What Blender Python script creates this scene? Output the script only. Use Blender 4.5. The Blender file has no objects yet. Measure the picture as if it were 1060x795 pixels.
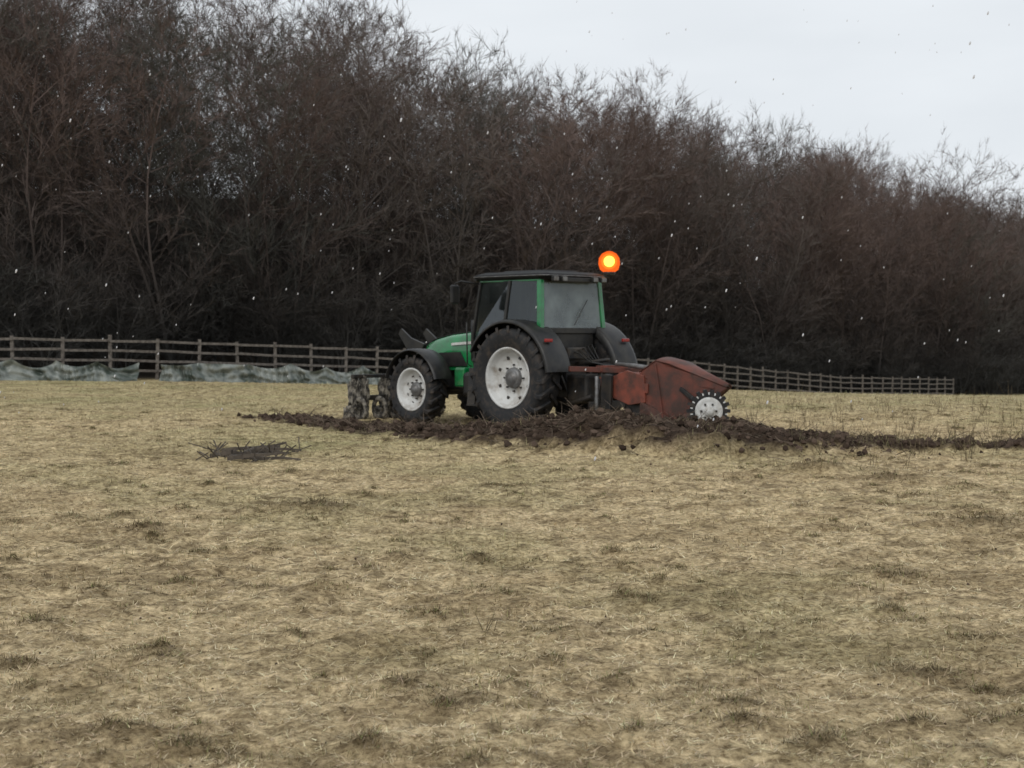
import bpy, math, random
import numpy as np
from mathutils import Vector, Matrix
random.seed(7); rng=np.random.default_rng(7)
S=bpy.context.scene
# ------------------------------------------------------------------ noise
def _h(ix,iy,seed):
    n=(ix.astype(np.int64)*374761393+iy.astype(np.int64)*668265263+seed*974711)&0x7fffffff
    n=((n^(n>>13))*1274126177)&0x7fffffff
    n=(n^(n>>16))&0xffff
    return n/65535.0
def vn(x,y,seed=0):
    xi=np.floor(x);yi=np.floor(y);fx=x-xi;fy=y-yi
    fx=fx*fx*(3-2*fx);fy=fy*fy*(3-2*fy)
    a=_h(xi,yi,seed);b=_h(xi+1,yi,seed);c=_h(xi,yi+1,seed);d=_h(xi+1,yi+1,seed)
    return (a*(1-fx)+b*fx)*(1-fy)+(c*(1-fx)+d*fx)*fy
def fbm(x,y,seed=0,o=3):
    s=0;a=.5;t=0
    for i in range(o):
        s=s+a*vn(x*2**i+i*17.3,y*2**i-i*9.1,seed+i);t+=a;a*=.5
    return s/t
def sst(a,b,x):
    t=np.clip((x-a)/(b-a),0,1);return t*t*(3-2*t)
# ------------------------------------------------------------------ terrain
FX=np.array([-400,-60,-16,-11.2,-6,0,7.9,14.1,19.5,31.9,44.8,90,400.])
FY=np.array([40,41,48,51,56,63,74,83,91,108,125,180,400.])
FG=np.array([.5,.4,.25,.12,-.15,-.5,-.9,-1.6,-2.15,-2.8,-3.1,-4,-4.])
PL=np.array([(-4.7,29.6),(-3.2,27.7),(-1.2,25.3),(1,23.2),(3,22.0),(5,21.7),(8,21.6),(16,21.5),(30,22)])
def strip(x,y):
    best=np.full(np.shape(x),1e9)
    for i in range(len(PL)-1):
        a=PL[i];b=PL[i+1];d=b-a
        t=np.clip(((x-a[0])*d[0]+(y-a[1])*d[1])/d.dot(d),0,1)
        best=np.minimum(best,np.hypot(x-a[0]-t*d[0],y-a[1]-t*d[1]))
    return best
CL=[(1.94,7.1,.15,.05),(1.2,5.95,.10,.04),(-1.58,6.1,.08,.045),(3.6,18,.33,.14),(-1.75,13.9,.36,.09),(-1.1,5.75,.11,.01),
    (-3.0,12.5,.2,.05),(4.0,12.9,.3,.06),(4.2,17,.3,.05),(2.6,10.2,.16,.04),(-2.6,8.4,.12,.04),(.8,9.2,.12,.03)]
for i in range(420):
    r=4.5+32*random.random()**1.1;th=random.uniform(-.45,.45)
    CL.append((r*math.sin(th),r*math.cos(th),random.uniform(.02,.075)*(1+r*.045),random.uniform(.012,.035)))
def clump(x,y):
    h=np.zeros(np.shape(x));m=np.zeros(np.shape(x))
    wob=.6+1.0*fbm(x*9,y*9,91,2)
    for cx,cy,r,a in CL:
        g=np.exp(-((((x-cx)/(r*1.3))**2+((y-cy)/r)**2)*wob**2))
        h=h+a*g;m=np.maximum(m,g*min(1,a/.035))
    return h,m
def base(x,y):
    Yf=np.interp(x,FX,FY);G=np.interp(x,FX,FG)
    t=np.clip((y-32)/np.maximum(Yf-32,6),0,1)
    R=np.interp(x,[-60,0,40,80],[11,10.5,7.5,6])
    return G*t**1.4+R*sst(3,60,y-Yf)
def soilmask(x,y):
    d=strip(x,y)
    w=np.interp(x,[-6,-3.5,-2,0,3.5,4.8,6,10],[.5,.75,1.45,2.1,2.1,.9,.48,.38])*(.75+.55*fbm(x*.6,y*.6,5))
    n=fbm(x*2.0,y*2.6,31)
    return np.clip(sst(1.2,.6,d/w+(1.1+.7*sst(4,6,x))*(n-.48)),0,1)
def gh(x,y,detail=True):
    z=base(x,y)
    if detail:
        fade=sst(70,35,y)
        z=z+fade*(.04*(fbm(x*.9,y*.9,3)-.5)+.06*(fbm(x*4.6,y*4.6,11)-.5)+.06*(fbm(x*11,y*11,21,2)-.5))
        sm=soilmask(x,y)
        hh=np.interp(x,[-5,-1.5,.3,1.4,2.6,3.6,5,8],[.02,.02,.14,.32,.30,.18,.08,.04])*sst(27.2,24.8,y)
        z=z+sm*(hh*(.3+1.2*fbm(x*1.8,y*1.8,41))+.24*(fbm(x*4,y*4,43)-.45))
        z=z-.07*np.exp(-((x+.8)/2.6)**2-((y-28)/2.2)**2)
        z=z+clump(x,y)[0]
    return z
# ------------------------------------------------------------------ helpers
def newmesh(name,V,F,mat=None,parent=None,smooth=False,loc=None):
    me=bpy.data.meshes.new(name);me.from_pydata([tuple(v) for v in V],[],F);me.update()
    ob=bpy.data.objects.new(name,me);S.collection.objects.link(ob)
    if mat: me.materials.append(mat)
    if smooth:
        for p in me.polygons:p.use_smooth=True
    if parent: ob.parent=parent
    if loc: ob.location=loc
    return ob
def bigtri(name,V,nper,mat,cols=None,parent=None):
    N=len(V);nf=N//nper
    me=bpy.data.meshes.new(name)
    me.vertices.add(N);me.vertices.foreach_set('co',np.asarray(V,dtype=np.float32).ravel())
    me.loops.add(N);me.loops.foreach_set('vertex_index',np.arange(N,dtype=np.int32))
    me.polygons.add(nf)
    me.polygons.foreach_set('loop_start',np.arange(0,N,nper,dtype=np.int32))
    me.polygons.foreach_set('loop_total',np.full(nf,nper,dtype=np.int32))
    me.update(calc_edges=True)
    if cols is not None:
        a=me.color_attributes.new('Col','FLOAT_COLOR','POINT')
        a.data.foreach_set('color',np.asarray(cols,dtype=np.float32).ravel())
    me.materials.append(mat)
    ob=bpy.data.objects.new(name,me);S.collection.objects.link(ob)
    if parent: ob.parent=parent
    return ob
def empty(name,loc=(0,0,0),rz=0):
    e=bpy.data.objects.new(name,None);S.collection.objects.link(e)
    e.location=loc;e.rotation_euler=(0,0,rz);return e
def bevel(ob,w=.01,seg=2):
    m=ob.modifiers.new('b','BEVEL');m.width=w;m.segments=seg;m.limit_method='ANGLE';m.angle_limit=math.radians(40)
    return ob
# ------------------------------------------------------------------ materials
def M(name,col,rough=.6,metal=0,col2=None,scale=6,bump=0,coat=0,spec=.5,lo=.4,hi=.65):
    m=bpy.data.materials.new(name);m.use_nodes=True;nt=m.node_tree;b=nt.nodes['Principled BSDF']
    b.inputs['Roughness'].default_value=rough;b.inputs['Metallic'].default_value=metal
    b.inputs['Specular IOR Level'].default_value=spec;b.inputs['Coat Weight'].default_value=coat
    col2=col2 or tuple(c*.6 for c in col)
    tc=nt.nodes.new('ShaderNodeTexCoord');no=nt.nodes.new('ShaderNodeTexNoise')
    no.inputs['Scale'].default_value=scale;no.inputs['Detail'].default_value=8;no.inputs['Roughness'].default_value=.65
    nt.links.new(tc.outputs['Object'],no.inputs['Vector'])
    r=nt.nodes.new('ShaderNodeValToRGB');r.color_ramp.elements[0].position=lo;r.color_ramp.elements[1].position=hi
    r.color_ramp.elements[0].color=(*col,1);r.color_ramp.elements[1].color=(*col2,1)
    nt.links.new(no.outputs['Fac'],r.inputs['Fac']);nt.links.new(r.outputs['Color'],b.inputs['Base Color'])
    if bump:
        bp=nt.nodes.new('ShaderNodeBump');bp.inputs['Strength'].default_value=bump;bp.inputs['Distance'].default_value=.02
        nt.links.new(no.outputs['Fac'],bp.inputs['Height']);nt.links.new(bp.outputs['Normal'],b.inputs['Normal'])
    return m
def attrmat(name,rough=.9):
    m=bpy.data.materials.new(name);m.use_nodes=True;nt=m.node_tree
    for n in list(nt.nodes):
        if n.type=='BSDF_PRINCIPLED':nt.nodes.remove(n)
    d=nt.nodes.new('ShaderNodeBsdfDiffuse');nt.links.new(d.outputs[0],nt.nodes['Material Output'].inputs[0])
    a=nt.nodes.new('ShaderNodeAttribute');a.attribute_name='Col'
    nt.links.new(a.outputs['Color'],d.inputs['Color']);return m
green=M('green_paint',(.004,.19,.052),.25,0,(.015,.095,.03),3,coat=.6)
black=M('black_plastic',(.009,.009,.010),.45,0,(.028,.026,.022),5,spec=.4)
roofm=M('roof_plastic',(.009,.009,.010),.65,0,(.02,.02,.019),5,spec=.3)
dark=M('dark_metal',(.018,.018,.019),.5,.2,(.05,.04,.03),6,bump=.2)
rubber=M('tyre_rubber',(.012,.012,.013),.75,0,(.06,.046,.035),8,bump=.3,lo=.48,hi=.70)
rimm=M('rim_paint',(.60,.60,.58),.45,0,(.24,.20,.155),4,lo=.48,hi=.75)
rust=M('rusty_red_paint',(.165,.045,.028),.65,0,(.055,.030,.023),2.8,bump=.35,lo=.36,hi=.62)
rust2=M('orange_red_paint',(.22,.055,.032),.55,0,(.075,.033,.024),5,bump=.2)
greym=M('grey_metal',(.2,.2,.2),.5,.4,(.1,.09,.08),8,bump=.2)
mudm=M('muddy_metal',(.24,.215,.175),.85,0,(.03,.026,.022),9,bump=.8,lo=.42,hi=.56)
whitem=M('white_paint',(.62,.62,.60),.5,0,(.3,.27,.22),10,lo=.45,hi=.75)
redl=M('red_lens',(.3,.015,.01),.2)
seatm=M('seat_fabric',(.03,.03,.035),.8)
wood=M('weathered_wood',(.17,.15,.13),.9,0,(.07,.058,.05),9,bump=.4)
def glassmat(name,tint,dirt):
    m=bpy.data.materials.new(name);m.use_nodes=True;nt=m.node_tree
    for n in list(nt.nodes):nt.nodes.remove(n)
    N=nt.nodes.new;L=nt.links.new
    o=N('ShaderNodeOutputMaterial');t=N('ShaderNodeBsdfTransparent');g=N('ShaderNodeBsdfGlossy');d=N('ShaderNodeBsdfDiffuse')
    t.inputs['Color'].default_value=(*tint,1);g.inputs['Roughness'].default_value=.08;g.inputs['Color'].default_value=(.9,.95,1,1)
    d.inputs['Color'].default_value=(.33,.38,.38,1)
    lw=N('ShaderNodeLayerWeight');lw.inputs['Blend'].default_value=.5
    p=N('ShaderNodeMath');p.operation='POWER';p.inputs[1].default_value=4;L(lw.outputs['Facing'],p.inputs[0])
    a=N('ShaderNodeMath');a.operation='MULTIPLY_ADD';a.inputs[1].default_value=.8;a.inputs[2].default_value=.06;a.use_clamp=True;L(p.outputs[0],a.inputs[0])
    mx=N('ShaderNodeMixShader');L(a.outputs[0],mx.inputs[0]);L(t.outputs[0],mx.inputs[1]);L(g.outputs[0],mx.inputs[2])
    tc=N('ShaderNodeTexCoord');no=N('ShaderNodeTexNoise');no.inputs['Scale'].default_value=2.5;no.inputs['Detail'].default_value=6
    L(tc.outputs['Object'],no.inputs['Vector'])
    k=N('ShaderNodeMath');k.operation='MULTIPLY';k.inputs[1].default_value=dirt*2;L(no.outputs['Fac'],k.inputs[0])
    m2=N('ShaderNodeMixShader');L(k.outputs[0],m2.inputs[0]);L(mx.outputs[0],m2.inputs[1]);L(d.outputs[0],m2.inputs[2])
    L(m2.outputs[0],o.inputs[0]);return m
glass=glassmat('cab_glass',(.26,.32,.30),.03);rglass=glassmat('dusty_rear_glass',(.45,.5,.5),.38)
def emis(name,col,s,mixt=0):
    m=bpy.data.materials.new(name);m.use_nodes=True;nt=m.node_tree
    for n in list(nt.nodes):nt.nodes.remove(n)
    o=nt.nodes.new('ShaderNodeOutputMaterial');e=nt.nodes.new('ShaderNodeEmission')
    e.inputs[0].default_value=(*col,1);e.inputs[1].default_value=s
    if mixt:
        t=nt.nodes.new('ShaderNodeBsdfTransparent');t.inputs[0].default_value=(1,.75,.4,1)
        mx=nt.nodes.new('ShaderNodeMixShader');mx.inputs[0].default_value=1-mixt
        nt.links.new(t.outputs[0],mx.inputs[1]);nt.links.new(e.outputs[0],mx.inputs[2]);nt.links.new(mx.outputs[0],o.inputs[0])
    else: nt.links.new(e.outputs[0],o.inputs[0])
    return m
# ------------------------------------------------------------------ ground
def axis(parts):
    out=[]
    for a,b,n in parts: out+=list(np.linspace(a,b,n,endpoint=False))
    return np.array(out+[parts[-1][1]])
gx=axis([(-600,-100,10),(-100,-30,28),(-30,-11,50),(-11,11,300),(11,30,60),(30,100,35),(100,600,10)])
gy=axis([(-100,3,12),(3,14,200),(14,32,240),(32,60,90),(60,200,90),(200,900,14)])
GX,GY=np.meshgrid(gx,gy);GZ=gh(GX.ravel(),GY.ravel())
nx=len(gx);ny=len(gy)
V=np.stack([GX.ravel(),GY.ravel(),GZ],1)
i=np.arange(nx*ny).reshape(ny,nx)
Q=np.stack([i[:-1,:-1],i[:-1,1:],i[1:,1:],i[1:,:-1]],-1).reshape(-1,4)
me=bpy.data.meshes.new('grass_field');me.vertices.add(len(V));me.vertices.foreach_set('co',V.astype(np.float32).ravel())
me.loops.add(Q.size);me.loops.foreach_set('vertex_index',Q.astype(np.int32).ravel())
me.polygons.add(len(Q));me.polygons.foreach_set('loop_start',np.arange(0,Q.size,4,dtype=np.int32));me.polygons.foreach_set('loop_total',np.full(len(Q),4,dtype=np.int32))
me.update(calc_edges=True);me.polygons.foreach_set('use_smooth',np.ones(len(Q),dtype=bool))
def greenness(x,y):
    g=sst(.48,.74,fbm(x*.6,y*.6,77))*.40
    g=g+.5*sst(25,36,y)*(.5+fbm(x*.3,y*.3,79)*.8)+.6*np.exp(-((x+3)/3.5)**2-((y-23)/4.0)**2)
    return np.clip(g,0,1)
def grasscol(x,y,jit):
    n=len(x)
    straw=np.array([.83,.69,.455]);tan=np.array([.63,.51,.325]);br=np.array([.19,.145,.088]);gr=np.array([.38,.40,.205])
    a=fbm(x*2.6,y*2.6,51)[:,None]
    c=straw*(1-sst(.40,.70,a))+tan*sst(.40,.70,a)
    g=greenness(x,y)[:,None]
    c=c*(1-.65*g)+gr*.65*g
    m=clump(x,y)[1][:,None]
    b=sst(.53,.65,fbm(x*11,y*11,61))[:,None]*.72*(.3+.9*fbm(x*.9,y*.9,63)[:,None])
    k=np.clip(np.maximum(m*.90,b),0,1);c=c*(1-k)+br*k
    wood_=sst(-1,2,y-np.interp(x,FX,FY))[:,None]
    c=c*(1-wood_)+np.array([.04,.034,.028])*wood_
    if jit: c=c*rng.uniform(.5,1.2,(n,1))*rng.uniform(.95,1.05,(n,3))
    return np.clip(c,0,.88)
SOIL=np.array([.060,.043,.033])
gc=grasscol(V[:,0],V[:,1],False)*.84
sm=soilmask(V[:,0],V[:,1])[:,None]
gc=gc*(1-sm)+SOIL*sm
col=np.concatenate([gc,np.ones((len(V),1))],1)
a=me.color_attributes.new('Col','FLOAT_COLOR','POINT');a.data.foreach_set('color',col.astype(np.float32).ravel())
gm=bpy.data.materials.new('field_ground');gm.use_nodes=True;nt=gm.node_tree;b=nt.nodes['Principled BSDF']
b.inputs['Roughness'].default_value=.95;b.inputs['Specular IOR Level'].default_value=.1
at=nt.nodes.new('ShaderNodeAttribute');at.attribute_name='Col'
tc=nt.nodes.new('ShaderNodeTexCoord')
n1=nt.nodes.new('ShaderNodeTexNoise');n1.inputs['Scale'].default_value=22;n1.inputs['Detail'].default_value=8;n1.inputs['Roughness'].default_value=.75
n2=nt.nodes.new('ShaderNodeTexNoise');n2.inputs['Scale'].default_value=6;n2.inputs['Detail'].default_value=6;n2.inputs['Roughness'].default_value=.7
for n in(n1,n2):nt.links.new(tc.outputs['Object'],n.inputs['Vector'])
r1=nt.nodes.new('ShaderNodeValToRGB');r1.color_ramp.elements[0].position=.38;r1.color_ramp.elements[1].position=.60
r1.color_ramp.elements[0].color=(.42,.38,.33,1);r1.color_ramp.elements[1].color=(1.25,1.22,1.15,1)
r2=nt.nodes.new('ShaderNodeValToRGB');r2.color_ramp.elements[0].position=.35;r2.color_ramp.elements[1].position=.6
r2.color_ramp.elements[0].color=(.66,.63,.57,1);r2.color_ramp.elements[1].color=(1.15,1.12,1.08,1)
m1=nt.nodes.new('ShaderNodeMixRGB');m1.blend_type='MULTIPLY';m1.inputs[0].default_value=1
m2=nt.nodes.new('ShaderNodeMixRGB');m2.blend_type='MULTIPLY';m2.inputs[0].default_value=1
nt.links.new(n1.outputs['Fac'],r1.inputs[0]);nt.links.new(n2.outputs['Fac'],r2.inputs[0])
nt.links.new(at.outputs['Color'],m1.inputs[1]);nt.links.new(r1.outputs[0],m1.inputs[2])
nt.links.new(m1.outputs[0],m2.inputs[1]);nt.links.new(r2.outputs[0],m2.inputs[2]);nt.links.new(m2.outputs[0],b.inputs['Base Color'])
bp=nt.nodes.new('ShaderNodeBump');bp.inputs['Strength'].default_value=.9;bp.inputs['Distance'].default_value=.04
nt.links.new(n1.outputs['Fac'],bp.inputs['Height']);nt.links.new(bp.outputs['Normal'],b.inputs['Normal'])
me.materials.append(gm)
ob=bpy.data.objects.new('grass_field',me);S.collection.objects.link(ob)
# ------------------------------------------------------------------ blades
def polar(n,r0,r1,p,amax=.43):
    u=rng.random(n);q=1-p
    r=(r0**q+u*(r1**q-r0**q))**(1/q);th=rng.uniform(-amax,amax,n)
    return r*np.sin(th),r*np.cos(th),r
def blades(x,y,L,W,el,cols):
    n=len(x);az=rng.uniform(0,2*np.pi,n)
    z=gh(x,y)
    d=np.stack([np.cos(az)*np.cos(el),np.sin(az)*np.cos(el),np.sin(el)],1)
    s=np.stack([-np.sin(az),np.cos(az),np.zeros(n)],1)
    rr=rng.uniform(-.7,.7,(n,1));s[:,2:3]=rr;s/=np.linalg.norm(s,axis=1,keepdims=True)
    p=np.stack([x,y,z-.004],1)
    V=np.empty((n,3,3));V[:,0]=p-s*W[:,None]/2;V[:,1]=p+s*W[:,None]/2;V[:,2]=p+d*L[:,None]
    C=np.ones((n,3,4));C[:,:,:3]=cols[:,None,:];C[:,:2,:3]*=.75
    return V.reshape(-1,3),C.reshape(-1,4)
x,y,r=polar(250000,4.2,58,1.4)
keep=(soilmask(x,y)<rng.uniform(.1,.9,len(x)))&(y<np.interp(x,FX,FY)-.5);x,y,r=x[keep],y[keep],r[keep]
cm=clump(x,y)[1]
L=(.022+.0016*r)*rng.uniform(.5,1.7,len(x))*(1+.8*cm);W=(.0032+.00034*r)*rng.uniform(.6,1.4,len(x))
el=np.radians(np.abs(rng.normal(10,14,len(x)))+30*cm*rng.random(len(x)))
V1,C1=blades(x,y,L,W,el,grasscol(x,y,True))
x,y,r=polar(30000,4.2,58,1.25)
tn=fbm(x*2.6,y*2.6,88);keep=(tn>.54)&(soilmask(x,y)<.5)&(y<np.interp(x,FX,FY)-.5);x,y,r=x[keep],y[keep],r[keep]
cc=grasscol(x,y,True)*np.array([.52,.54,.43])
V2,C2=blades(x,y,(.03+.0014*r)*rng.uniform(.6,1.6,len(x)),(.003+.0003*r),np.radians(rng.uniform(30,85,len(x))),cc)
x=rng.uniform(-5,14,26000);y=rng.uniform(19.5,27.5,26000);s_=soilmask(x,y);keep=(s_>.15)&(fbm(x*2.2,y*2.2,66)>np.interp(x,[0,3.5,5],[.70,.62,.40]));x,y=x[keep],y[keep]
cc=np.array([.34,.30,.165])*rng.uniform(.4,1.3,(len(x),1))
V3,C3=blades(x,y,rng.uniform(.05,.16,len(x)),np.full(len(x),.009),np.radians(rng.uniform(15,80,len(x))),cc)
tx=[];ty=[];tl=[]
for cx,cy,r_,a_ in CL:
    n=int(30+130*min(1,r_/.15));tx.append(rng.normal(cx,r_*.75,n));ty.append(rng.normal(cy,r_*.55,n));tl.append(np.full(n,.5*a_+.022))
x=np.concatenate(tx);y=np.concatenate(ty);tl=np.concatenate(tl);k=soilmask(x,y)<.5;x,y,tl=x[k],y[k],tl[k]
cc=np.array([.22,.175,.10])*rng.uniform(.35,1.8,(len(x),1))*np.where(rng.random((len(x),1))<.2,np.array([[.85,1.12,.8]]),np.array([[1.,1.,1.]]))
V4,C4=blades(x,y,tl*rng.uniform(.6,1.5,len(x)),.003+.00028*np.hypot(x,y),np.radians(rng.uniform(5,70,len(x))),cc)
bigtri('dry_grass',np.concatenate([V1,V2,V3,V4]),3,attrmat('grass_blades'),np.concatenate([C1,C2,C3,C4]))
# ------------------------------------------------------------------ soil clods and twigs
t=(1+5**.5)/2
ico=np.array([(-1,t,0),(1,t,0),(-1,-t,0),(1,-t,0),(0,-1,t),(0,1,t),(0,-1,-t),(0,1,-t),(t,0,-1),(t,0,1),(-t,0,-1),(-t,0,1)])/1.9
icf=[(0,11,5),(0,5,1),(0,1,7),(0,7,10),(0,10,11),(1,5,9),(5,11,4),(11,10,2),(10,7,6),(7,1,8),(3,9,4),(3,4,2),(3,2,6),(3,6,8),(3,8,9),(4,9,5),(2,4,11),(6,2,10),(8,6,7),(9,8,1)]
def alongstrip(n,sig):
    seg=np.hypot(*(PL[1:]-PL[:-1]).T);cs=np.r_[0,np.cumsum(seg)]
    s=rng.uniform(0,cs[-1]*.6,n);px=np.interp(s,cs,PL[:,0]);py=np.interp(s,cs,PL[:,1])
    k=np.interp(px,[-6,-3,0,3.5,5.5,9],[.5,.7,1.7,1.7,.8,.5])
    return px+rng.normal(0,sig,n)*k*.7,py+rng.normal(0,sig,n)*k
x,y=alongstrip(10500,.8);k=rng.random(len(x))<soilmask(x,y)+.03;x,y=x[k],y[k]
x4,y4,r4=polar(220,4.3,30,1.1);ns=len(x);x=np.r_[x,x4];y=np.r_[y,y4];z=gh(x,y);nc=len(x)
sz=.010+.055*rng.random(nc)**3;sz[ns:]=.003+.008*rng.random(nc-ns)**2
vv=ico[None]*sz[:,None,None]*rng.uniform(.6,1.4,(nc,12,3));vv+=np.stack([x,y,z+sz*.3],1)[:,None]
tri=vv[:,np.array(icf).ravel()].reshape(-1,3)
cc=SOIL*1.1*rng.uniform(.45,1.7,(nc,1));cc=np.repeat(np.c_[cc,np.ones(nc)],60,axis=0)
bigtri('soil_clods',tri,3,attrmat('soil_clods'),cc)
def sticks(name,x,y,L,w,el,col,mat,z0=0):
    n=len(x);az=rng.uniform(0,2*np.pi,n);z=gh(x,y)+z0
    d=np.stack([np.cos(az)*np.cos(el),np.sin(az)*np.cos(el),np.sin(el)],1)
    s1=np.stack([-np.sin(az),np.cos(az),np.zeros(n)],1);s2=np.cross(d,s1)
    p=np.stack([x,y,z],1);V=[]
    ring=[];ringt=[]
    for k in range(3):
        o=(s1*math.cos(k*2.094)+s2*math.sin(k*2.094))*w[:,None]
        ring.append(p+o);ringt.append(p+d*L[:,None]+o*.4)
    for k in range(3):
        j=(k+1)%3;V.append(np.stack([ring[k],ring[j],ringt[j],ringt[k]],1))
    V=np.stack(V,1).reshape(-1,3);C=np.repeat(np.c_[col,np.ones(n)],12,axis=0)
    return bigtri(name,V,4,mat,C)
x,y=alongstrip(4400,.8);k=rng.random(len(x))<soilmask(x,y)+.06;x,y=x[k],y[k];n=len(x)
sticks('broken_twigs',x,y,rng.uniform(.06,.38,n),rng.uniform(.002,.008,n),np.radians(rng.normal(12,18,n)),
  np.array([.09,.07,.053])*rng.uniform(.3,1,(n,1))**1.5*2.3,attrmat('twig_debris'),.02)
x1,y1=alongstrip(520,1.1);m=(x1>3.6);x1,y1=x1[m],y1[m]
x2=rng.uniform(4.5,14,120);y2=rng.uniform(26,38,120)
x3=np.array([-.13,.1,-3.9]);y3=np.array([8.2,26,20.])
x=np.r_[x1,x2,x3];y=np.r_[y1,y2,y3];n=len(x);hL=rng.uniform(.12,.45,n);hL[rng.random(n)<.08]*=1.7;hL[-3]=.12
xs=np.repeat(x,5)+rng.normal(0,.03,n*5);ys=np.repeat(y,5)+rng.normal(0,.03,n*5)
sticks('dry_weeds',xs,ys,np.repeat(hL,5)*rng.uniform(.5,1,n*5),np.full(n*5,.0035),np.radians(rng.uniform(50,90,n*5)),
  np.array([.15,.12,.075])*rng.uniform(.5,1.4,(n*5,1)),attrmat('weed_stems'))
# ------------------------------------------------------------------ light falling snow
n=420;yy=rng.uniform(9,48,n);xx=yy*rng.uniform(-.42,.42,n);zz=rng.uniform(.1,11,n)
vv=ico[None]*(rng.uniform(.0035,.0075,(n,1,1))*(1+yy[:,None,None]*.03))*np.array([[[1,1,2.2]]]);vv[...,0]+=vv[...,2]*.25
vv=vv+np.stack([xx,yy,zz],1)[:,None]
tri=vv[:,np.array(icf).ravel()].reshape(-1,3)
bigtri('falling_snow',tri,3,attrmat('snow_flakes'),np.tile([.62,.62,.64,1],(len(tri),1)))
# ------------------------------------------------------------------ prisms
def beamV(p,q,w,h,up=(0,0,1)):
    p=Vector(p);q=Vector(q);d=(q-p).normalized();u=Vector(up)
    if abs(d.dot(u))>.98:u=Vector((1,0,0))
    s=d.cross(u).normalized();u=s.cross(d)
    V=[]
    for b_ in(p,q):
        for a_,c_ in((-1,-1),(1,-1),(1,1),(-1,1)):V.append(b_+s*w/2*a_+u*h/2*c_)
    F=[(0,3,2,1),(4,5,6,7),(0,1,5,4),(1,2,6,5),(2,3,7,6),(3,0,4,7)]
    return V,F
def beam(name,p,q,w,h,mat,par,bv=.008,up=(0,0,1)):
    V,F=beamV(p,q,w,h,up);o=newmesh(name,V,F,mat,par);bevel(o,bv);return o
def box(name,c,s,mat,par,bv=.015):
    x,y,z=c;a,b,d=s
    return beam(name,(x-a/2,y,z),(x+a/2,y,z),b,d,mat,par,bv)
def merge(parts):
    V=[];F=[]
    for v,f in parts:
        o=len(V);V+=list(v);F+=[tuple(i+o for i in g) for g in f]
    return V,F
def tube(name,pts,r,mat,par,n=10):
    V=[];F=[];pts=[Vector(p) for p in pts]
    for k,p in enumerate(pts):
        d=(pts[min(k+1,len(pts)-1)]-pts[max(k-1,0)]).normalized()
        u=Vector((0,0,1)) if abs(d.z)<.9 else Vector((1,0,0));s=d.cross(u).normalized();u=s.cross(d)
        rr=r[k] if isinstance(r,(list,tuple)) else r
        for j in range(n):
            a=2*math.pi*j/n;V.append(p+(s*math.cos(a)+u*math.sin(a))*rr)
    for k in range(len(pts)-1):
        for j in range(n):F.append((k*n+j,k*n+(j+1)%n,(k+1)*n+(j+1)%n,(k+1)*n+j))
    F.append(tuple(range(n))[::-1]);F.append(tuple(range((len(pts)-1)*n,len(pts)*n)))
    o=newmesh(name,V,F,mat,par,True);bevel(o,.003,1);return o
def lathe(prof,n=48,a0=0,a1=2*math.pi):
    V=[];F=[];full=abs(a1-a0-2*math.pi)<1e-4;m=n if full else n+1
    for k in range(m):
        a=a0+(a1-a0)*k/n
        for r,y in prof:V.append((r*math.cos(a),y,r*math.sin(a)))
    L=len(prof)
    for k in range(n):
        k2=(k+1)%m
        for j in range(L-1):F.append((k*L+j,k2*L+j,k2*L+j+1,k*L+j+1))
    return V,F
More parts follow.
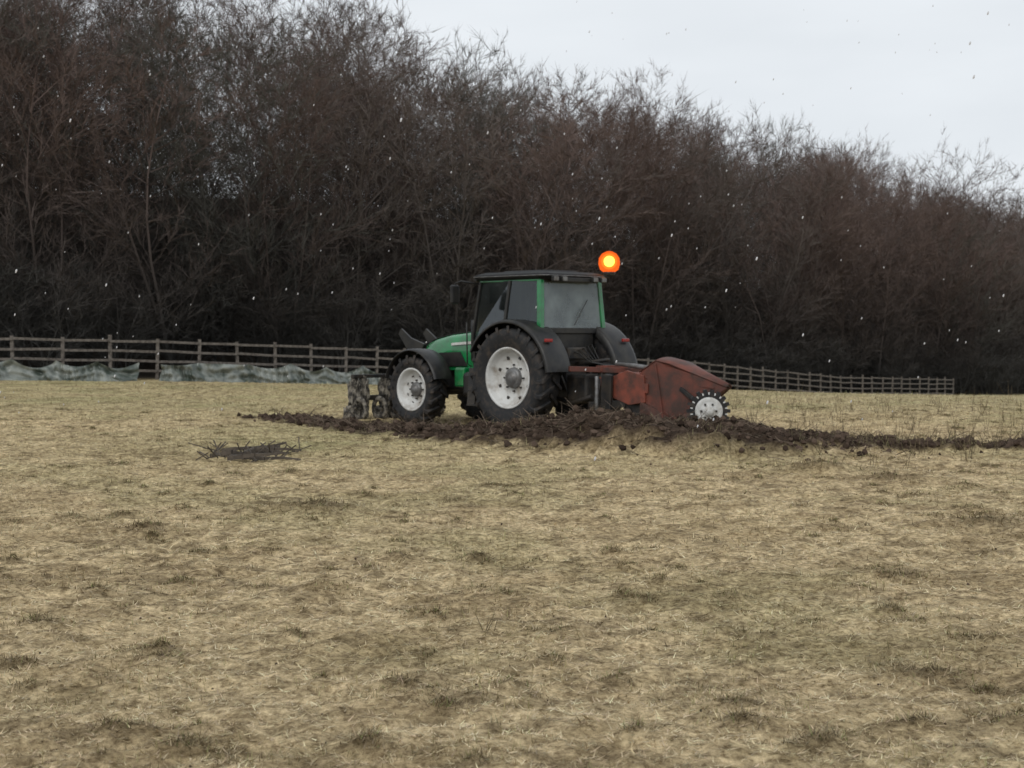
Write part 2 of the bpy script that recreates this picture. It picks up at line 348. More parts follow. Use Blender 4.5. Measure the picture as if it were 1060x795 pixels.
def wheel(name,par,loc,R,W,rr,side,lugs,steer=0):
    e=empty(name,loc,steer);e.parent=par
    h=W/2
    prof=[(rr-.02,-h*.7),(rr+.03,-h*.82),((R+rr)/2,-h*1.03),(R-.1,-h),(R-.06,-h*.8),(R-.045,0),(R-.06,h*.8),(R-.1,h),((R+rr)/2,h*1.03),(rr+.03,h*.82),(rr-.02,h*.7)]
    V,F=lathe(prof,64);newmesh('tyre',V,F,rubber,e,True)
    parts=[]
    for s in(-1,1):
        for k in range(lugs):
            a0=2*math.pi*(k+(.5 if s>0 else 0))/lugs
            st=[(a0,-.02*s,R-.065,R),(a0+.10,h*.45*s,R-.065,R-.003),(a0+.2,h*.93*s,R-.09,R-.015),(a0+.235,h*1.05*s,R-.18,R-.10)]
            wa=.034/R*(1.15);v=[];f=[]
            for a,y,r0,r1 in st:
                for da,r in((-wa,r0),(wa,r0),(wa*.8,r1),(-wa*.8,r1)):
                    v.append((r*math.cos(a+da),y,r*math.sin(a+da)))
            for q in range(3):
                for j in range(4):
                    f.append((q*4+j,q*4+(j+1)%4,q*4+4+(j+1)%4,q*4+4+j))
            f+=[(3,2,1,0),(12,13,14,15)];parts.append((v,f))
    V,F=merge(parts);newmesh('tread_lugs',V,F,rubber,e)
    s=side
    prof=[(rr+.015,s*h*.74),(rr+.02,s*h*.84),(rr-.005,s*h*.86),(rr-.03,s*h*.7),(rr-.055,s*h*.35),(rr-.09,s*h*.28),(rr-.14,s*h*.12),(rr*.52,s*h*.05),(rr*.42,s*h*.10),(rr*.36,s*h*.12)]
    V,F=lathe(prof,48);newmesh('rim',V,F,rimm,e,True)
    prof=[(rr*.36,s*h*.12),(rr*.34,s*h*.34),(rr*.27,s*h*.40),(rr*.2,s*h*.42),(rr*.18,s*h*.58),(.001,s*h*.6)]
    V,F=lathe(prof,24);newmesh('hub',V,F,greym,e,True)
    prof=[(rr-.03,-s*h*.8),(rr-.05,0),(.05,-s*h*.05)]
    V,F=lathe(prof,32);newmesh('inner_rim',V,F,dark,e,True)
    parts=[]
    for k in range(8):
        a=2*math.pi*k/8;c=Vector((rr*.44*math.cos(a),s*h*.1,rr*.44*math.sin(a)))
        parts.append(beamV(c,c+Vector((0,s*.035,0)),.03,.03))
        a+=.39;c=Vector((rr*.72*math.cos(a),s*h*.11,rr*.72*math.sin(a)))
        parts.append(beamV(c,c+Vector((0,s*.02,0)),.05,.05,(c.x,0,c.z)))
    V,F=merge(parts);newmesh('wheel_bolts',V,F,dark,e)
    return e
# ------------------------------------------------------------------ TRACTOR
TO=(.72,27.45,-.07)
T=empty('tractor',TO,math.radians(135))
for s in(1,-1):
    wheel('rear_wheel',T,(0,.93*s,.925),.925,.50,.52,s,20)
    wheel('front_wheel',T,(2.62,.88*s,.66),.66,.42,.385,s,18)
    a0,a1=math.radians(28),math.radians(172)
    V,F=lathe([(.90,.60*s),(1.03,.60*s),(1.045,.64*s),(1.05,1.10*s),(1.035,1.17*s),(.985,1.20*s),(.975,1.18*s),(1.02,1.10*s),(1.02,.66*s)],26,a0,a1)
    newmesh('rear_fender',V,F,black,T,True,(0,0,.90))
    V,F=lathe([(.715,.66*s),(.735,.68*s),(.745,.88*s),(.74,1.06*s),(.715,1.12*s),(.70,1.12*s),(.72,.88*s)],20,math.radians(15),math.radians(165))
    newmesh('front_fender',V,F,black,T,True,(2.60,0,.68))
    beam('fender_bracket',(2.62,.5*s,.8),(2.62,.7*s,1.40),.06,.04,dark,T)
    box('tail_light',(-.86,1.0*s,1.58),(.05,.18,.06),redl,T)
box('transmission',(.35,0,.85),(1.5,.62,.62),dark,T,.05)
box('engine_block',(2.1,0,.88),(2.0,.5,.5),dark,T,.05)
beam('rear_axle',(0,-.85,.925),(0,.85,.925),.3,.3,dark,T,.06)
beam('front_axle',(2.62,-.8,.64),(2.62,.8,.64),.18,.2,dark,T,.04)
box('front_ballast_frame',(3.25,0,.8),(.5,.6,.45),dark,T,.04)
def bonnet_sec(x,w,z0,z1,n=18):
    pts=[]
    for k in range(n+1):
        a=math.pi*k/n;c=math.cos(a);s_=math.sin(a)
        pts.append((x,w*math.copysign(abs(c)**.45,c),z0+(z1-z0)*abs(s_)**.38))
    return pts
secs=[bonnet_sec(1.12,.43,1.02,1.78),bonnet_sec(1.7,.42,1.02,1.75),bonnet_sec(2.3,.40,1.02,1.70),bonnet_sec(2.75,.375,1.0,1.62),bonnet_sec(3.0,.35,1.0,1.54),bonnet_sec(3.12,.31,1.02,1.42),bonnet_sec(3.16,.26,1.05,1.30)]
V=[p for s_ in secs for p in s_];n=19;F=[]
for k in range(len(secs)-1):
    for j in range(n-1):F.append((k*n+j,(k+1)*n+j,(k+1)*n+j+1,k*n+j+1))
F.append(tuple(range((len(secs)-1)*n,len(secs)*n)))
newmesh('bonnet',V,F,green,T,True)
for s in(1,-1):
    o=newmesh('side_grille',[(1.75,.433*s,1.1),(2.6,.412*s,1.08),(2.55,.407*s,1.34),(1.95,.427*s,1.36)],[(0,1,2,3)],black,T)
    m_=o.modifiers.new('s','SOLIDIFY');m_.thickness=.015;m_.offset=0
    o=newmesh('bonnet_decal',[(1.45,.424*s,1.52),(2.2,.409*s,1.48),(2.2,.409*s,1.525),(1.45,.424*s,1.57)],[(0,1,2,3)],whitem,T)
    m_=o.modifiers.new('s','SOLIDIFY');m_.thickness=.03;m_.offset=0
    beam('bonnet_seam',(1.2,.432*s,1.42),(3.0,.352*s,1.34),.012,.015,black,T,.002)
    box('head_light',(3.11,.17*s,1.26),(.1,.14,.1),whitem,T)
V=[];F=[]
for k,(x_,z_) in enumerate([(1.15,1.785),(1.7,1.756),(2.3,1.706),(2.75,1.626),(2.97,1.56)]):
    V+=[(x_,-.25,z_+.002),(x_,.25,z_+.002)]
    if k:F.append((2*k-2,2*k-1,2*k+1,2*k))
o=newmesh('bonnet_top_panel',V,F,black,T);m_=o.modifiers.new('s','SOLIDIFY');m_.thickness=.012;m_.offset=1
# cab
top=2.63
P={}
for s,n_ in((1,'L'),(-1,'R')):
    P['A0'+n_]=(1.32,.62*s,1.05);P['A1'+n_]=(1.36,.66*s,1.6);P['A2'+n_]=(1.10,.70*s,top)
    P['B0'+n_]=(.42,.84*s,1.05);P['B1'+n_]=(.38,.84*s,1.75);P['B2'+n_]=(.30,.76*s,top)
    P['C1'+n_]=(-.48,.80*s,1.75);P['C2'+n_]=(-.42,.74*s,top)
    beam('a_pillar',P['A0'+n_],P['A1'+n_],.06,.07,black,T);beam('a_pillar',P['A1'+n_],P['A2'+n_],.055,.06,black,T)
    beam('b_pillar',P['B0'+n_],P['B1'+n_],.07,.08,green,T);beam('b_pillar',P['B1'+n_],P['B2'+n_],.05,.06,black,T)
    beam('c_pillar',P['C1'+n_],P['C2'+n_],.09,.10,green,T)
    beam('side_sill',P['B1'+n_],P['C1'+n_],.07,.09,black,T);beam('door_sill',P['A0'+n_],P['B0'+n_],.07,.12,green,T)
    beam('roof_rail',P['A2'+n_],P['C2'+n_],.06,.035,green,T)
    beam('door_mid_rail',(.42,.83*s,1.45),(1.33,.64*s,1.35),.03,.03,black,T)
    for nm,q in(('door_glass',('A0','A1','A2','B2','B1','B0')),('side_glass',('B1','B2','C2','C1'))):
        newmesh(nm,[P[k+n_] for k in q],[tuple(range(len(q)))],glass,T)
    newmesh('cab_side_panel',[(.42,.78*s,1.05),(.40,.78*s,1.73),(-.48,.76*s,1.73),(-.44,.6*s,1.2)],[(0,1,2,3)],dark,T)
beam('rear_frame',P['C1L'],P['C1R'],.08,.10,black,T);beam('rear_frame',P['C2L'],P['C2R'],.07,.07,black,T)
newmesh('rear_window',[(-.50,.74,1.78),(-.50,-.74,1.78),(-.45,-.70,2.60),(-.45,.70,2.60)],[(0,1,2,3)],rglass,T)
newmesh('windscreen',[P['A0L'],P['A1L'],P['A2L'],P['A2R'],P['A1R'],P['A0R']],[(0,1,4,5),(1,2,3,4)],glass,T)
beam('wiper',(-.53,.0,1.84),(-.50,-.38,2.3),.015,.015,black,T)
box('cab_rear_panel',(-.42,0,1.50),(.12,1.15,.44),black,T,.03)
box('cab_floor',(.45,0,1.12),(1.6,1.15,.12),dark,T)
def slab(name,secs_,mat,par):
    V=[];F=[]
    for z,x0,x1,w in secs_:
        c=.12
        V+=[(x0+c,-w,z),(x1-c,-w,z),(x1,-w+c,z),(x1,w-c,z),(x1-c,w,z),(x0+c,w,z),(x0,w-c,z),(x0,-w+c,z)]
    for k in range(len(secs_)-1):
        for j in range(8):F.append((k*8+j,k*8+(j+1)%8,k*8+8+(j+1)%8,k*8+8+j))
    F.append(tuple(range(8))[::-1]);F.append(tuple(range(len(V)-8,len(V))))
    o=newmesh(name,V,F,mat,par);bevel(o,.02);return o
slab('roof',[(2.65,-.52,1.18,.78),(2.69,-.60,1.27,.84),(2.74,-.58,1.24,.83),(2.785,-.45,1.08,.72)],roofm,T)
slab('roof_hatch',[(2.788,-.30,.9,.5),(2.82,-.26,.85,.45)],roofm,T)
slab('roof_trim',[(2.702,-.606,1.276,.846),(2.716,-.606,1.276,.846)],greym,T)
box('roof_rear_console',(-.57,0,2.64),(.1,1.1,.08),black,T)
for yy in(-.62,-.4,.4,.62):
    box('rear_work_light',(-.65,yy,2.65),(.07,.13,.09),black,T);box('rear_light_lens',(-.688,yy,2.65),(.01,.11,.07),greym,T,.002)
for yy in(-.6,.6): box('front_work_light',(1.28,yy,2.68),(.07,.15,.09),black,T)
# beacon
bx,by,bz=-.52,-.94,2.76
tube('beacon_bracket',[(-.46,-.76,2.74),(bx,by,2.72),(bx,by,bz+.02)],.02,black,T)
tube('beacon_base',[(bx,by,bz),(bx,by,bz+.05)],.11,black,T,20)
V,F=lathe([(.11,0),(.165,.04),(.195,.14),(.185,.25),(.13,.33),(.05,.37),(.001,.375)],24)
V=[(v[0],v[2],v[1]) for v in V]
newmesh('beacon_dome',V,F,emis('amber_lens',(1,.15,.02),1.5,.55),T,True,(bx,by,bz+.05))
for k_,(rr_,st_,cc_) in enumerate(((.145,2.0,(1,.30,.05)),(.10,16,(1,.66,.30)))):
    V,F=lathe([(rr_*math.sin(a)+.0005,-rr_*math.cos(a)) for a in np.linspace(0,math.pi,9)],18);V=[(v[0],v[2],v[1]) for v in V]
    newmesh('beacon_lamp',V,F,emis('amber_lamp',cc_,st_,.5 if k_==0 else 0),T,True,(bx,by,bz+.24))
# interior
box('seat_base',(.1,0,1.5),(.5,.5,.14),seatm,T,.05);beam('seat_back',(-.12,0,1.55),(-.25,0,2.2),.46,.13,seatm,T,.05)
box('seat_post',(.1,0,1.3),(.3,.3,.3),black,T)
tube('steering_column',[(1.15,0,1.2),(.85,0,1.75)],.04,black,T)
V,F=lathe([(.2+.015*math.cos(a),.015*math.sin(a)) for a in[0,1.57,3.14,4.71,6.283]],24)
o=newmesh('steering_wheel',V,F,black,T,True,(.85,0,1.77));o.rotation_euler=(math.radians(90),math.radians(30),0)
box('dashboard',(1.15,0,1.55),(.25,.5,.2),black,T,.04)
for s in(1,-1):
    tube('mirror_arm',[(1.12,.74*s,2.59),(1.30,1.02*s,2.64),(1.33,1.12*s,2.60),(1.33,1.12*s,2.25)],.016,black,T)
    box('mirror',(1.33,1.14*s,2.40),(.07,.20,.34),black,T,.03)
tube('exhaust_stack',[(1.35,-.62,1.3),(1.35,-.62,2.0),(1.35,-.62,2.6),(1.30,-.62,2.68)],[.085,.085,.05,.05],dark,T,14)
tube('air_intake',[(1.45,.56,1.2),(1.45,.56,1.95)],[.05,.05],black,T,12)
box('fuel_tank',(1.15,.62,.78),(.75,.34,.44),black,T,.07)
box('battery_box',(1.66,.58,.90),(.28,.3,.36),green,T,.04)
box('tool_box_r',(1.2,-.62,.78),(.9,.34,.44),black,T,.07)
for k,z in enumerate((.42,.68,.94)):
    box('step',(.93,.92-.03*k,z),(.42,.24,.03),dark,T,.005)
for xx in(.72,1.14): beam('step_side',(xx,.92,.40),(xx,.86,1.08),.03,.2,dark,T,.004)
tube('grab_rail',[(1.40,.66,1.1),(1.45,.72,1.15),(1.42,.76,1.9)],.014,black,T)
box('under_body',(1.2,0,.62),(1.8,.5,.22),dark,T,.05)
for s in(1,-1):
    tube('lower_link_arm',[(-.25,.35*s,.6),(-.9,.42*s,.5),(-1.35,.45*s,.62)],.045,dark,T)
    tube('lift_rod',[(-.4,.38*s,1.25),(-.85,.42*s,.55)],.028,dark,T)
    beam('lift_arm',(-.25,.3*s,1.2),(-.55,.38*s,1.32),.08,.1,dark,T,.02)
tube('top_link',[(-.35,0,1.15),(-.8,0,1.18),(-1.35,0,1.25)],[.03,.045,.03],dark,T)
box('rear_housing',(-.42,0,1.0),(.35,.55,.6),dark,T,.05)
box('rear_hitch_valves',(-.62,.1,1.35),(.2,.5,.22),dark,T,.03)
box('link_support_plate',(-1.0,.1,.75),(.5,.7,.5),dark,T,.06)
for k in range(5):
    tube('hydraulic_hose',[(-.45,-.2+.1*k,1.35),(-.75,-.22+.1*k,1.5-.03*k),(-1.05,-.1+.06*k,1.2),(-1.4,-.05+.04*k,1.15)],.013,black,T,6)
# ------------------------------------------------------------------ rear implement
I=empty('trenching_implement',TO,math.radians(135))
def sx(x_): return -2.3+(x_+2.3)*.83
beam('headstock_post',(-1.42,.42,.35),(-1.42,.25,1.10),.09,.10,dark,I);beam('headstock_post',(-1.42,-.42,.35),(-1.42,-.25,1.10),.09,.10,rust,I)
beam('headstock_top',(-1.42,-.35,1.10),(-1.42,.35,1.10),.12,.10,rust2,I)
beam('headstock_low',(-1.42,-.55,.48),(-1.42,.55,.48),.12,.12,dark,I)
beam('cross_bar',(-1.15,.80,1.10),(-1.80,-.35,1.05),.09,.09,rust,I)
beam('main_frame_l',(-1.42,.28,.88),(-2.5,.28,.78),.12,.16,rust2,I);beam('main_frame_r',(-1.42,-.28,.88),(-2.5,-.28,.78),.12,.16,rust2,I)
box('gearbox',(-1.98,0,.88),(.5,.45,.32),rust2,I,.04)
o=newmesh('gear_guard',[(-1.7,.30,.62),(-1.75,.30,.98),(-2.05,.30,1.08),(-2.42,.30,1.0),(-2.45,.30,.55),(-2.1,.30,.5)],[(0,1,2,3,4,5)],rust2,I);m_=o.modifiers.new('s','SOLIDIFY');m_.thickness=.05;bevel(o,.01)
tube('hydraulic_ram',[(-1.5,.0,1.18),(-2.0,0,1.14),(-2.5,0,1.10)],[.03,.045,.03],greym,I)
beam('coulter_leg',(-1.68,.42,1.0),(-1.65,.42,.10),.06,.22,dark,I)
beam('share_leg',(-2.1,-.1,.9),(-1.95,-.1,.05),.07,.34,dark,I)
beam('skid',(-1.6,.42,.10),(-2.2,.42,.08),.1,.05,dark,I)
tube('stand_leg',[(-1.60,.60,.98),(-1.60,.60,.2)],.03,greym,I)
box('drive_cover',(-2.15,.05,.45),(.5,.4,.5),dark,I,.05)
def plate(name,pts,th,mat,par):
    o=newmesh(name,pts,[tuple(range(len(pts)))],mat,par);m_=o.modifiers.new('s','SOLIDIFY');m_.thickness=th;m_.offset=0;bevel(o,.004,1);return o
hood=[(-2.32,.16),(-2.30,1.04),(-2.72,1.24),(-3.05,1.19),(-3.6,1.02),(-4.25,.82),(-3.95,.66),(-3.6,.42),(-3.25,.16),(-2.8,.10)]
def hw(x_): return .30-.20*max(0,(-x_-3.0))
drk=M('dark_rust',(.085,.033,.022),.7,0,(.035,.022,.016),6,bump=.3)
for s in(1,-1):
    plate('hood_side_plate',[(sx(x_),hw(x_)*s,z_) for x_,z_ in hood],.016,rust,I)
topl=hood[1:6]
V=[];F=[]
for k,(x_,z_) in enumerate(topl):
    yy=hw(x_)+.014
    for j in range(7):
        u=-1+2*j/6;V.append((sx(x_),yy*u,z_+.05*(1-u*u)+.006))
    if k:
        for j in range(6):F.append(((k-1)*7+j,k*7+j,k*7+j+1,(k-1)*7+j+1))
o=newmesh('hood_top',V,F,rust,I,True);m_=o.modifiers.new('s','SOLIDIFY');m_.thickness=.014
V=[];F=[]
for k,(x_,z_) in enumerate([(-4.25,.82),(-3.95,.66),(-3.6,.42),(-3.25,.16)]):
    V+=[(sx(x_)+.02,-hw(x_)+.01,z_),(sx(x_)+.02,hw(x_)-.01,z_)]
    if k:F.append((2*k-2,2*k-1,2*k+1,2*k))
newmesh('hood_rear_flap',V,F,drk,I)
for a_,b_ in(((-2.33,.322,.60),(-3.35,.25,.25)),((-2.72,.322,1.20),(-2.95,.322,.16)),((-2.34,.322,.98),(-4.0,.125,.82))):
    beam('hood_rib',(sx(a_[0]),a_[1],a_[2]),(sx(b_[0]),b_[1],b_[2]),.018,.03,rust,I,.003)
plate('lower_skirt',[(-2.34,.345,.58),(-2.34,.345,.08),(-2.9,.345,.06),(-3.12,.29,.24)],.012,drk,I)
box('digging_drum',(-2.75,0,.36),(.6,.5,.4),dark,I,.12)
beam('wheel_arm',(-3.1,.22,.80),(-3.65,.30,.5),.05,.07,dark,I)
tube('wheel_stub',[(-3.70,.25,.48),(-3.70,.42,.48)],.03,dark,I)
W_=empty('depth_wheel',(-3.78,.36,.46),math.radians(45));W_.parent=I
V,F=lathe([(.29,-.06),(.305,.0),(.29,.06),(.24,.07),(.20,.06),(.20,-.06),(.24,-.07),(.29,-.06)],32);newmesh('tyre',V,F,rubber,W_,True)
V,F=lathe([(.225,.05),(.22,.078),(.16,.055),(.08,.05),(.07,.09),(.001,.095)],32);newmesh('disc',V,F,whitem,W_,True)
V,F=lathe([(.225,-.05),(.22,-.075),(.16,-.055),(.001,-.05)],32);newmesh('disc_back',V,F,whitem,W_,True)
parts=[];pw=[]
for k in range(18):
    a=2*math.pi*k/18;c=Vector((math.cos(a),0,math.sin(a)))
    parts.append(beamV(c*.25,c*.345,.14,.052,(-c.z,0,c.x)))
    a+=.174;c=Vector((math.cos(a),0,math.sin(a)));pw.append(beamV(c*.262+Vector((0,.064,0)),c*.30+Vector((0,.062,0)),.02,.035,(0,1,0)))
V,F=merge(parts);newmesh('wheel_lugs',V,F,rubber,W_);V,F=merge(pw);newmesh('wheel_studs',V,F,whitem,W_)
parts=[]
for k in range(6):
    a=2*math.pi*k/6;c=Vector((math.cos(a)*.12,.055,math.sin(a)*.12));parts.append(beamV(c,c+Vector((0,.02,0)),.03,.03))
V,F=merge(parts);newmesh('disc_bolts',V,F,dark,W_)
# ------------------------------------------------------------------ front implement
Fi=empty('front_mounted_press',TO,math.radians(135))
for s in(1,-1):
    beam('front_link',(3.35,.3*s,.62),(4.1,.36*s,.55),.07,.09,dark,Fi,.02)
    beam('push_arm',(3.35,.24*s,.9),(3.50,.26*s,1.50),.08,.16,black,Fi,.02)
    plate('push_plate',[(3.05,.32*s,1.50),(3.45,.32*s,1.62),(3.72,.32*s,1.80),(3.80,.32*s,1.70),(3.55,.32*s,1.40),(3.2,.32*s,1.26)],.05,black,Fi)
beam('push_cross',(3.5,-.3,1.5),(3.5,.3,1.5),.08,.08,black,Fi)
beam('front_toolbar',(4.1,-1.15,.88),(4.1,1.25,.88),.10,.07,dark,Fi)
beam('front_toolbar_low',(4.1,-1.1,.46),(4.1,1.15,.46),.10,.10,dark,Fi)
beam('front_mast',(4.02,0,.4),(3.95,0,1.2),.12,.10,dark,Fi)
def lump(name,c,s,mat,par,seed):
    import bmesh
    bm=bmesh.new();bmesh.ops.create_icosphere(bm,subdivisions=4,radius=1)
    r_=random.Random(seed);off=Vector((r_.uniform(0,99),)*3)
    from mathutils import noise
    for v in bm.verts:
        d=v.co.copy()
        v.co=Vector([math.copysign(abs(t_)**.6,t_) for t_ in d]);v.co*=1+.5*noise.noise(d*2.3+off)+.35*noise.noise(d*6+off)
        v.co=Vector((v.co.x*s[0],v.co.y*s[1],v.co.z*s[2]))
    me=bpy.data.meshes.new(name);bm.to_mesh(me);bm.free();me.materials.append(mat)
    o=bpy.data.objects.new(name,me);S.collection.objects.link(o);o.parent=par;o.location=c;return o
for k,yy in enumerate((-1.0,-.4,.16,.42,.98,1.17)):
    lump('press_leg',(4.1+.03*(k%2),yy,.48),(.10,.09,.34),mudm,Fi,k)
    beam('press_tine',(4.1,yy,.86),(4.18,yy,.05),.04,.08,dark,Fi)
    lump('press_foot',(4.2,yy+.03,.15),(.15,.09,.14),mudm,Fi,k+20)
for yy in(.3,.7,1.2):
    V,F=lathe([(.20,-.02),(.24,0),(.20,.02),(.14,.02),(.14,-.02),(.20,-.02)],20);newmesh('press_ring',V,F,mudm,Fi,True,(3.95,yy,.26))
# ------------------------------------------------------------------ branches on ground
parts=[]
def gz(x0,y0):return float(gh(np.array([x0]),np.array([y0]))[0])
for k in range(8):
    x0=-3.98+random.uniform(-.1,.5);y0=19.3+k*.24+random.uniform(-.06,.06);L_=random.uniform(.45,.95);a=random.uniform(-.22,.22);up=random.uniform(.0,.12)
    pts=[]
    for q in range(5):
        t_=q/4;xa=x0+L_*t_*math.cos(a);ya=y0+L_*t_*math.sin(a)+.04*math.sin(q*2.1+k);pts.append((xa,ya,gz(xa,ya)+.035+up*t_+.02*math.sin(q+k)))
    for q in range(4):
        w_=.055*(1-.17*q);parts.append(beamV(pts[q],pts[q+1],w_,w_))
for k in range(46):
    x0=random.uniform(-4.1,-2.9);y0=19.3+random.uniform(0,1.8);L_=random.uniform(.12,.4);a=random.uniform(0,6.28)
    parts.append(beamV((x0,y0,gz(x0,y0)+.02),(x0+L_*math.cos(a),y0+L_*math.sin(a),gz(x0,y0)+random.uniform(.04,.22)),.012,.012))
V,F=merge(parts);newmesh('fallen_branches',V,F,M('dark_wet_wood',(.10,.08,.062),.8,0,(.03,.024,.019),6,bump=.4))
# ------------------------------------------------------------------ fence
xs=np.linspace(-60,31,2000);ysf=np.interp(xs,FX,FY)
ds=np.r_[0,np.cumsum(np.hypot(np.diff(xs),np.diff(ysf)))]
parts=[];prev=None
for k,s_ in enumerate(np.arange(0,ds[-1],1.55)):
    x_=float(np.interp(s_,ds,xs));y_=float(np.interp(s_,ds,ysf))
    z_=float(base(np.array([x_]),np.array([y_]))[0])
    lean=random.uniform(-.05,.05);big=(k%9==4)
    parts.append(beamV((x_,y_,z_-.2),(x_+lean,y_+random.uniform(-.03,.03),z_+1.34+(.10 if big else random.uniform(-.03,.07))),.12 if big else .08,.1))
    if prev:
        for hh in(.30,.62,.94,1.25):
            j=random.uniform(-.03,.03)
            parts.append(beamV((prev[0],prev[1]-.065,prev[2]+hh+random.uniform(-.03,.03)),(x_,y_-.065,z_+hh+j),.035,.08))
    prev=(x_,y_,z_)
V,F=merge(parts);newmesh('wooden_fence',V,F,wood)
# ------------------------------------------------------------------ plastic sheeting
def sheeting():
    V=[];F=[];rows=12
    Xs=[x_ for x_ in np.linspace(-19,-4.8,900)];prevk=None
    for k,x_ in enumerate(Xs):
        if (-12.0<x_<-11.4): prevk=None;continue
        y_=float(np.interp(x_,FX,FY))-1.1;z_=float(base(np.array([x_]),np.array([y_]))[0])
        ph=((x_+.2*math.sin(x_*.9))%1.3)/1.3;sag=(.16+.08*math.sin(x_*.8))*(1-(2*ph-1)**2)
        h_=.66-sag+.04*math.sin(x_*3.1)
        st=len(V)
        for j in range(rows):
            t_=j/(rows-1)
            fo=.09*math.sin(x_*6+3*math.sin(x_*1.7)+t_*4)*(.3+.7*math.sin(t_*3.1))+.06*math.sin(x_*23+5*math.sin(x_*2.3)+t_*5)+.05*math.sin(t_*13+2*math.sin(x_*3))
            V.append((x_,y_+fo-.25*(1-t_)**2,z_-.02+h_*t_))
        if prevk is not None:
            for j in range(rows-1):F.append((prevk+j,st+j,st+j+1,prevk+j+1))
        prevk=st
    return V,F
V,F=sheeting()
shm=M('plastic_sheet',(.25,.265,.24),.3,0,(.06,.075,.063),1.8,bump=.3,lo=.40,hi=.58)
newmesh('plastic_sheeting',V,F,shm,None,True)
# ------------------------------------------------------------------ trees : one merged mesh
def tree_arr(seed,H,stems,nb,spread,tw=.018,curve=.07,lo=.05,ntw=7):
    R_=random.Random(seed);Tt=[]
    def fr(d):
        u=Vector((0,0,1)) if abs(d.z)<.9 else Vector((1,0,0));s=d.cross(u).normalized();return s,s.cross(d)
    def seg(p,q,r0,r1,k3):
        d=(q-p).normalized();s,u=fr(d)
        if k3:
            A=[p+(s*math.cos(k*2.094)+u*math.sin(k*2.094))*r0 for k in range(3)];B=[q+(s*math.cos(k*2.094)+u*math.sin(k*2.094))*r1 for k in range(3)]
            for k in range(3):
                j=(k+1)%3;Tt.append((A[k],A[j],B[j]));Tt.append((A[k],B[j],B[k]))
        else:
            a=R_.uniform(0,3.14);w=s*math.cos(a)+u*math.sin(a)
            Tt.append((p-w*r0,p+w*r0,q+w*r1));Tt.append((p-w*r0,q+w*r1,q-w*r1))
    def path(p,d,L,n,curve,wob,r0,r1,k3):
        pts=[p.copy()];d=d.copy()
        for k in range(n):
            d=(d+Vector((R_.gauss(0,wob),R_.gauss(0,wob),curve+R_.gauss(0,wob*.5)))).normalized()
            q=pts[-1]+d*L/n;seg(pts[-1],q,r0+(r1-r0)*k/n,r0+(r1-r0)*(k+1)/n,k3);pts.append(q)
        return pts
    def at(pts,t):
        f=t*(len(pts)-1);k=min(int(f),len(pts)-2);f-=k;return pts[k].lerp(pts[k+1],f),(pts[k+1]-pts[k]).normalized()
    def side(d,ang):
        a=R_.uniform(0,6.283);s,u=fr(d)
        return (d*math.cos(ang)+(s*math.cos(a)+u*math.sin(a))*math.sin(ang)).normalized()
    for s in range(stems):
        az=R_.uniform(0,6.283);ln=R_.uniform(.04,.26);h=H*R_.uniform(.8,1)
        tr=path(Vector((math.cos(az)*.25,math.sin(az)*.25,-.4)),Vector((math.cos(az)*ln,math.sin(az)*ln,1)),h,8,.0,.09,.025+.003*H,.01,True)
        for k in range(nb):
            t=lo+(1-lo)*(k+R_.random())/nb
            p,d=at(tr,min(t,.999))
            prof=math.sqrt(max(.06,1-((t-.48)/.58)**2))
            L=H*spread*prof*R_.uniform(.55,1.25)+.4
            dd=side(d,math.radians(R_.uniform(32,68)));dd.z=abs(dd.z)*.8+.05
            br=path(p,dd,L,3,curve*1.3,.18,.006+.004*L,.005,False)
            for m in range(int(3+L*2.0)):
                t2=R_.uniform(.2,1);p2,d2=at(br,min(t2,.999));l2=L*.32*R_.uniform(.6,1.3)+.3
                sb=path(p2,side(d2,math.radians(R_.uniform(22,60))),l2,2,.08,.15,.009,.005,False)
                for q in range(ntw):
                    p3,d3=at(sb,R_.uniform(.1,.999));l3=R_.uniform(.25,.8)
                    d4=side(d3,math.radians(R_.uniform(12,55)));d4.z+=.15;d4.normalize()
                    sd=d4.cross(Vector((R_.gauss(0,1),R_.gauss(0,1),R_.gauss(0,1)))).normalized()*tw/2
                    Tt.append((p3-sd,p3+sd,p3+d4*l3))
    return np.array([[tuple(v) for v in t_] for t_ in Tt],dtype=np.float32)
trees=[tree_arr(100+k,13.6,[1,2,2,3,1,2,2][k],[58,36,34,25,52,38,32][k],[.26,.22,.25,.22,.29,.20,.26][k],.024,ntw=10) for k in range(7)]
shrubs=[tree_arr(300+k,4.2,5,10,.30,.018,.1,.05) for k in range(3)]
TV=[];TC=[]
def put(arr,x_,y_,sc,scz,top_,bot_):
    z_=float(base(np.array([x_]),np.array([y_]))[0])
    a=random.uniform(0,6.283);c,s=math.cos(a),math.sin(a);lx,ly=random.gauss(0,.04),random.gauss(0,.04)
    X=arr[...,0]*sc;Y=arr[...,1]*sc;Z=arr[...,2]*scz
    o=np.stack([X*c-Y*s+Z*lx+x_,X*s+Y*c+Z*ly+y_,Z+z_],-1)
    TV.append(o.reshape(-1,3).astype(np.float32))
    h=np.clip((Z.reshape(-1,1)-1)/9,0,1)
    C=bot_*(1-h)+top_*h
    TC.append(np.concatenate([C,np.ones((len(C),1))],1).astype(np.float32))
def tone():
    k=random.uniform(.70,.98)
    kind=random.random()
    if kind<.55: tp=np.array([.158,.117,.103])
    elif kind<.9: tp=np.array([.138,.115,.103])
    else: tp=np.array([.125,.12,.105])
    return tp*k,np.array([.054,.053,.050])*k
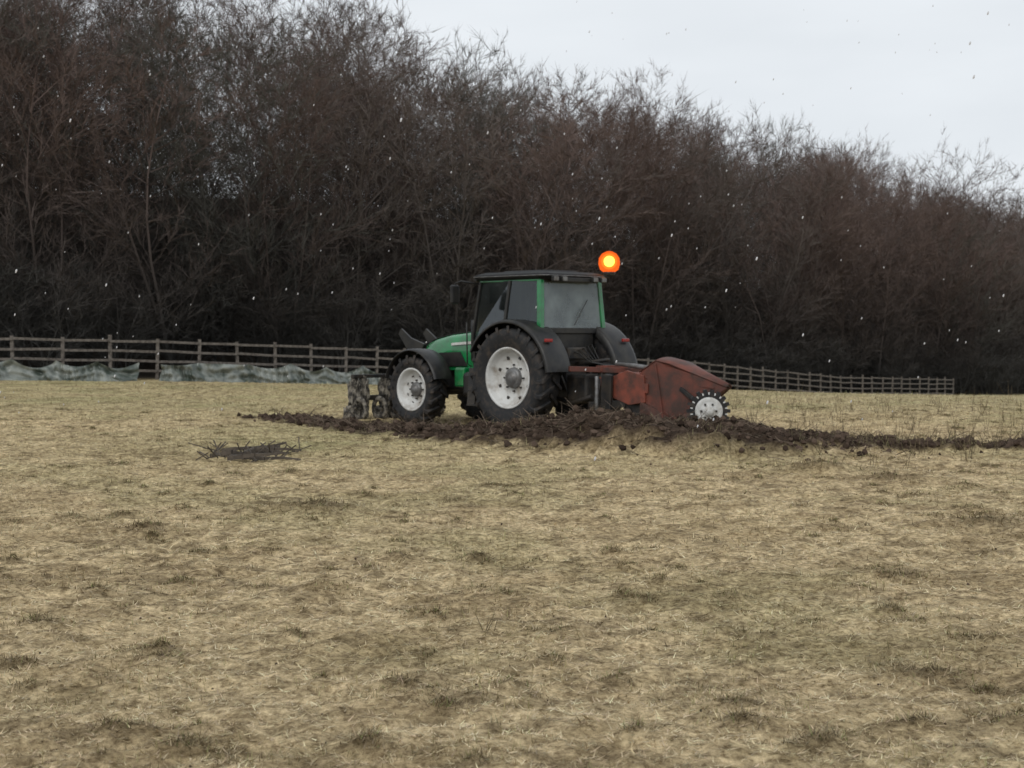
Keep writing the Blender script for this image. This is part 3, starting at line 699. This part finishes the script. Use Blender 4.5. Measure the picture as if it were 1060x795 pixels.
for k in (4.5,8.0,11.8,16,21.5,29,39):
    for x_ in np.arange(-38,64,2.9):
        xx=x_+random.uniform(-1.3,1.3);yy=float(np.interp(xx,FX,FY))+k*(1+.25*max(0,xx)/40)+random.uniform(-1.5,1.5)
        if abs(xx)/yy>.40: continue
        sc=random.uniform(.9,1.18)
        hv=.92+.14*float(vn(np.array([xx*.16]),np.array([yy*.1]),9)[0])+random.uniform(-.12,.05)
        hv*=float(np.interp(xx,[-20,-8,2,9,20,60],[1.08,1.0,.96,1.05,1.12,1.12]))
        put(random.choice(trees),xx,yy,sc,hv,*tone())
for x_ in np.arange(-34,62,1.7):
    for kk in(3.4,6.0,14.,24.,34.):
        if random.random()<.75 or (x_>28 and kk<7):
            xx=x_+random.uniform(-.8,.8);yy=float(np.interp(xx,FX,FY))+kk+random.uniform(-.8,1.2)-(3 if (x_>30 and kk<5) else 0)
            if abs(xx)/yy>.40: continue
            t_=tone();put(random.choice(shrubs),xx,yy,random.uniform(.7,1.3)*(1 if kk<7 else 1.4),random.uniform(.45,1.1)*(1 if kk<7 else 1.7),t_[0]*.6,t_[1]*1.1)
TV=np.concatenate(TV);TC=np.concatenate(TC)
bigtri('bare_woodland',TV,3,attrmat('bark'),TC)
# ------------------------------------------------------------------ world & light
w=bpy.data.worlds.new('World');S.world=w;w.use_nodes=True;nt=w.node_tree;bg=nt.nodes['Background']
sk=nt.nodes.new('ShaderNodeTexSky');sk.sky_type='NISHITA';sk.sun_disc=False;sk.sun_elevation=math.radians(40);sk.sun_rotation=math.radians(200)
hs=nt.nodes.new('ShaderNodeHueSaturation');hs.inputs['Saturation'].default_value=.25
nt.links.new(sk.outputs[0],hs.inputs['Color'])
tc=nt.nodes.new('ShaderNodeTexCoord');no=nt.nodes.new('ShaderNodeTexNoise');no.inputs['Scale'].default_value=2.2;no.inputs['Detail'].default_value=5
mp=nt.nodes.new('ShaderNodeMapping');mp.inputs['Scale'].default_value=(1,1,3.5);nt.links.new(tc.outputs['Generated'],mp.inputs[0]);nt.links.new(mp.outputs[0],no.inputs['Vector'])
cr=nt.nodes.new('ShaderNodeValToRGB');cr.color_ramp.elements[0].position=.3;cr.color_ramp.elements[1].position=.7
cr.color_ramp.elements[0].color=(6.6,7.05,7.5,1);cr.color_ramp.elements[1].color=(8.4,8.8,9.2,1);nt.links.new(no.outputs['Fac'],cr.inputs[0])
mx=nt.nodes.new('ShaderNodeMixRGB');mx.inputs[0].default_value=.9;nt.links.new(hs.outputs[0],mx.inputs[1]);nt.links.new(cr.outputs[0],mx.inputs[2])
nt.links.new(mx.outputs[0],bg.inputs['Color']);bg.inputs['Strength'].default_value=.105
sd=bpy.data.lights.new('sun','SUN');sd.energy=1.1;sd.angle=math.radians(20);sd.color=(1,.97,.92)
so=bpy.data.objects.new('sun',sd);S.collection.objects.link(so);so.rotation_euler=(math.radians(50),0,math.radians(-20))
# ------------------------------------------------------------------ camera
cd=bpy.data.cameras.new('camera');cd.sensor_width=36;cd.lens=54;cd.clip_end=3000
cd.dof.use_dof=True;cd.dof.focus_distance=10.5;cd.dof.aperture_fstop=4.8
co=bpy.data.objects.new('camera',cd);S.collection.objects.link(co);co.location=(0,0,1.6)
co.rotation_euler=(math.radians(90-1.82),0,0);S.camera=co
S.view_settings.view_transform='Standard';S.view_settings.look='None';S.view_settings.exposure=0
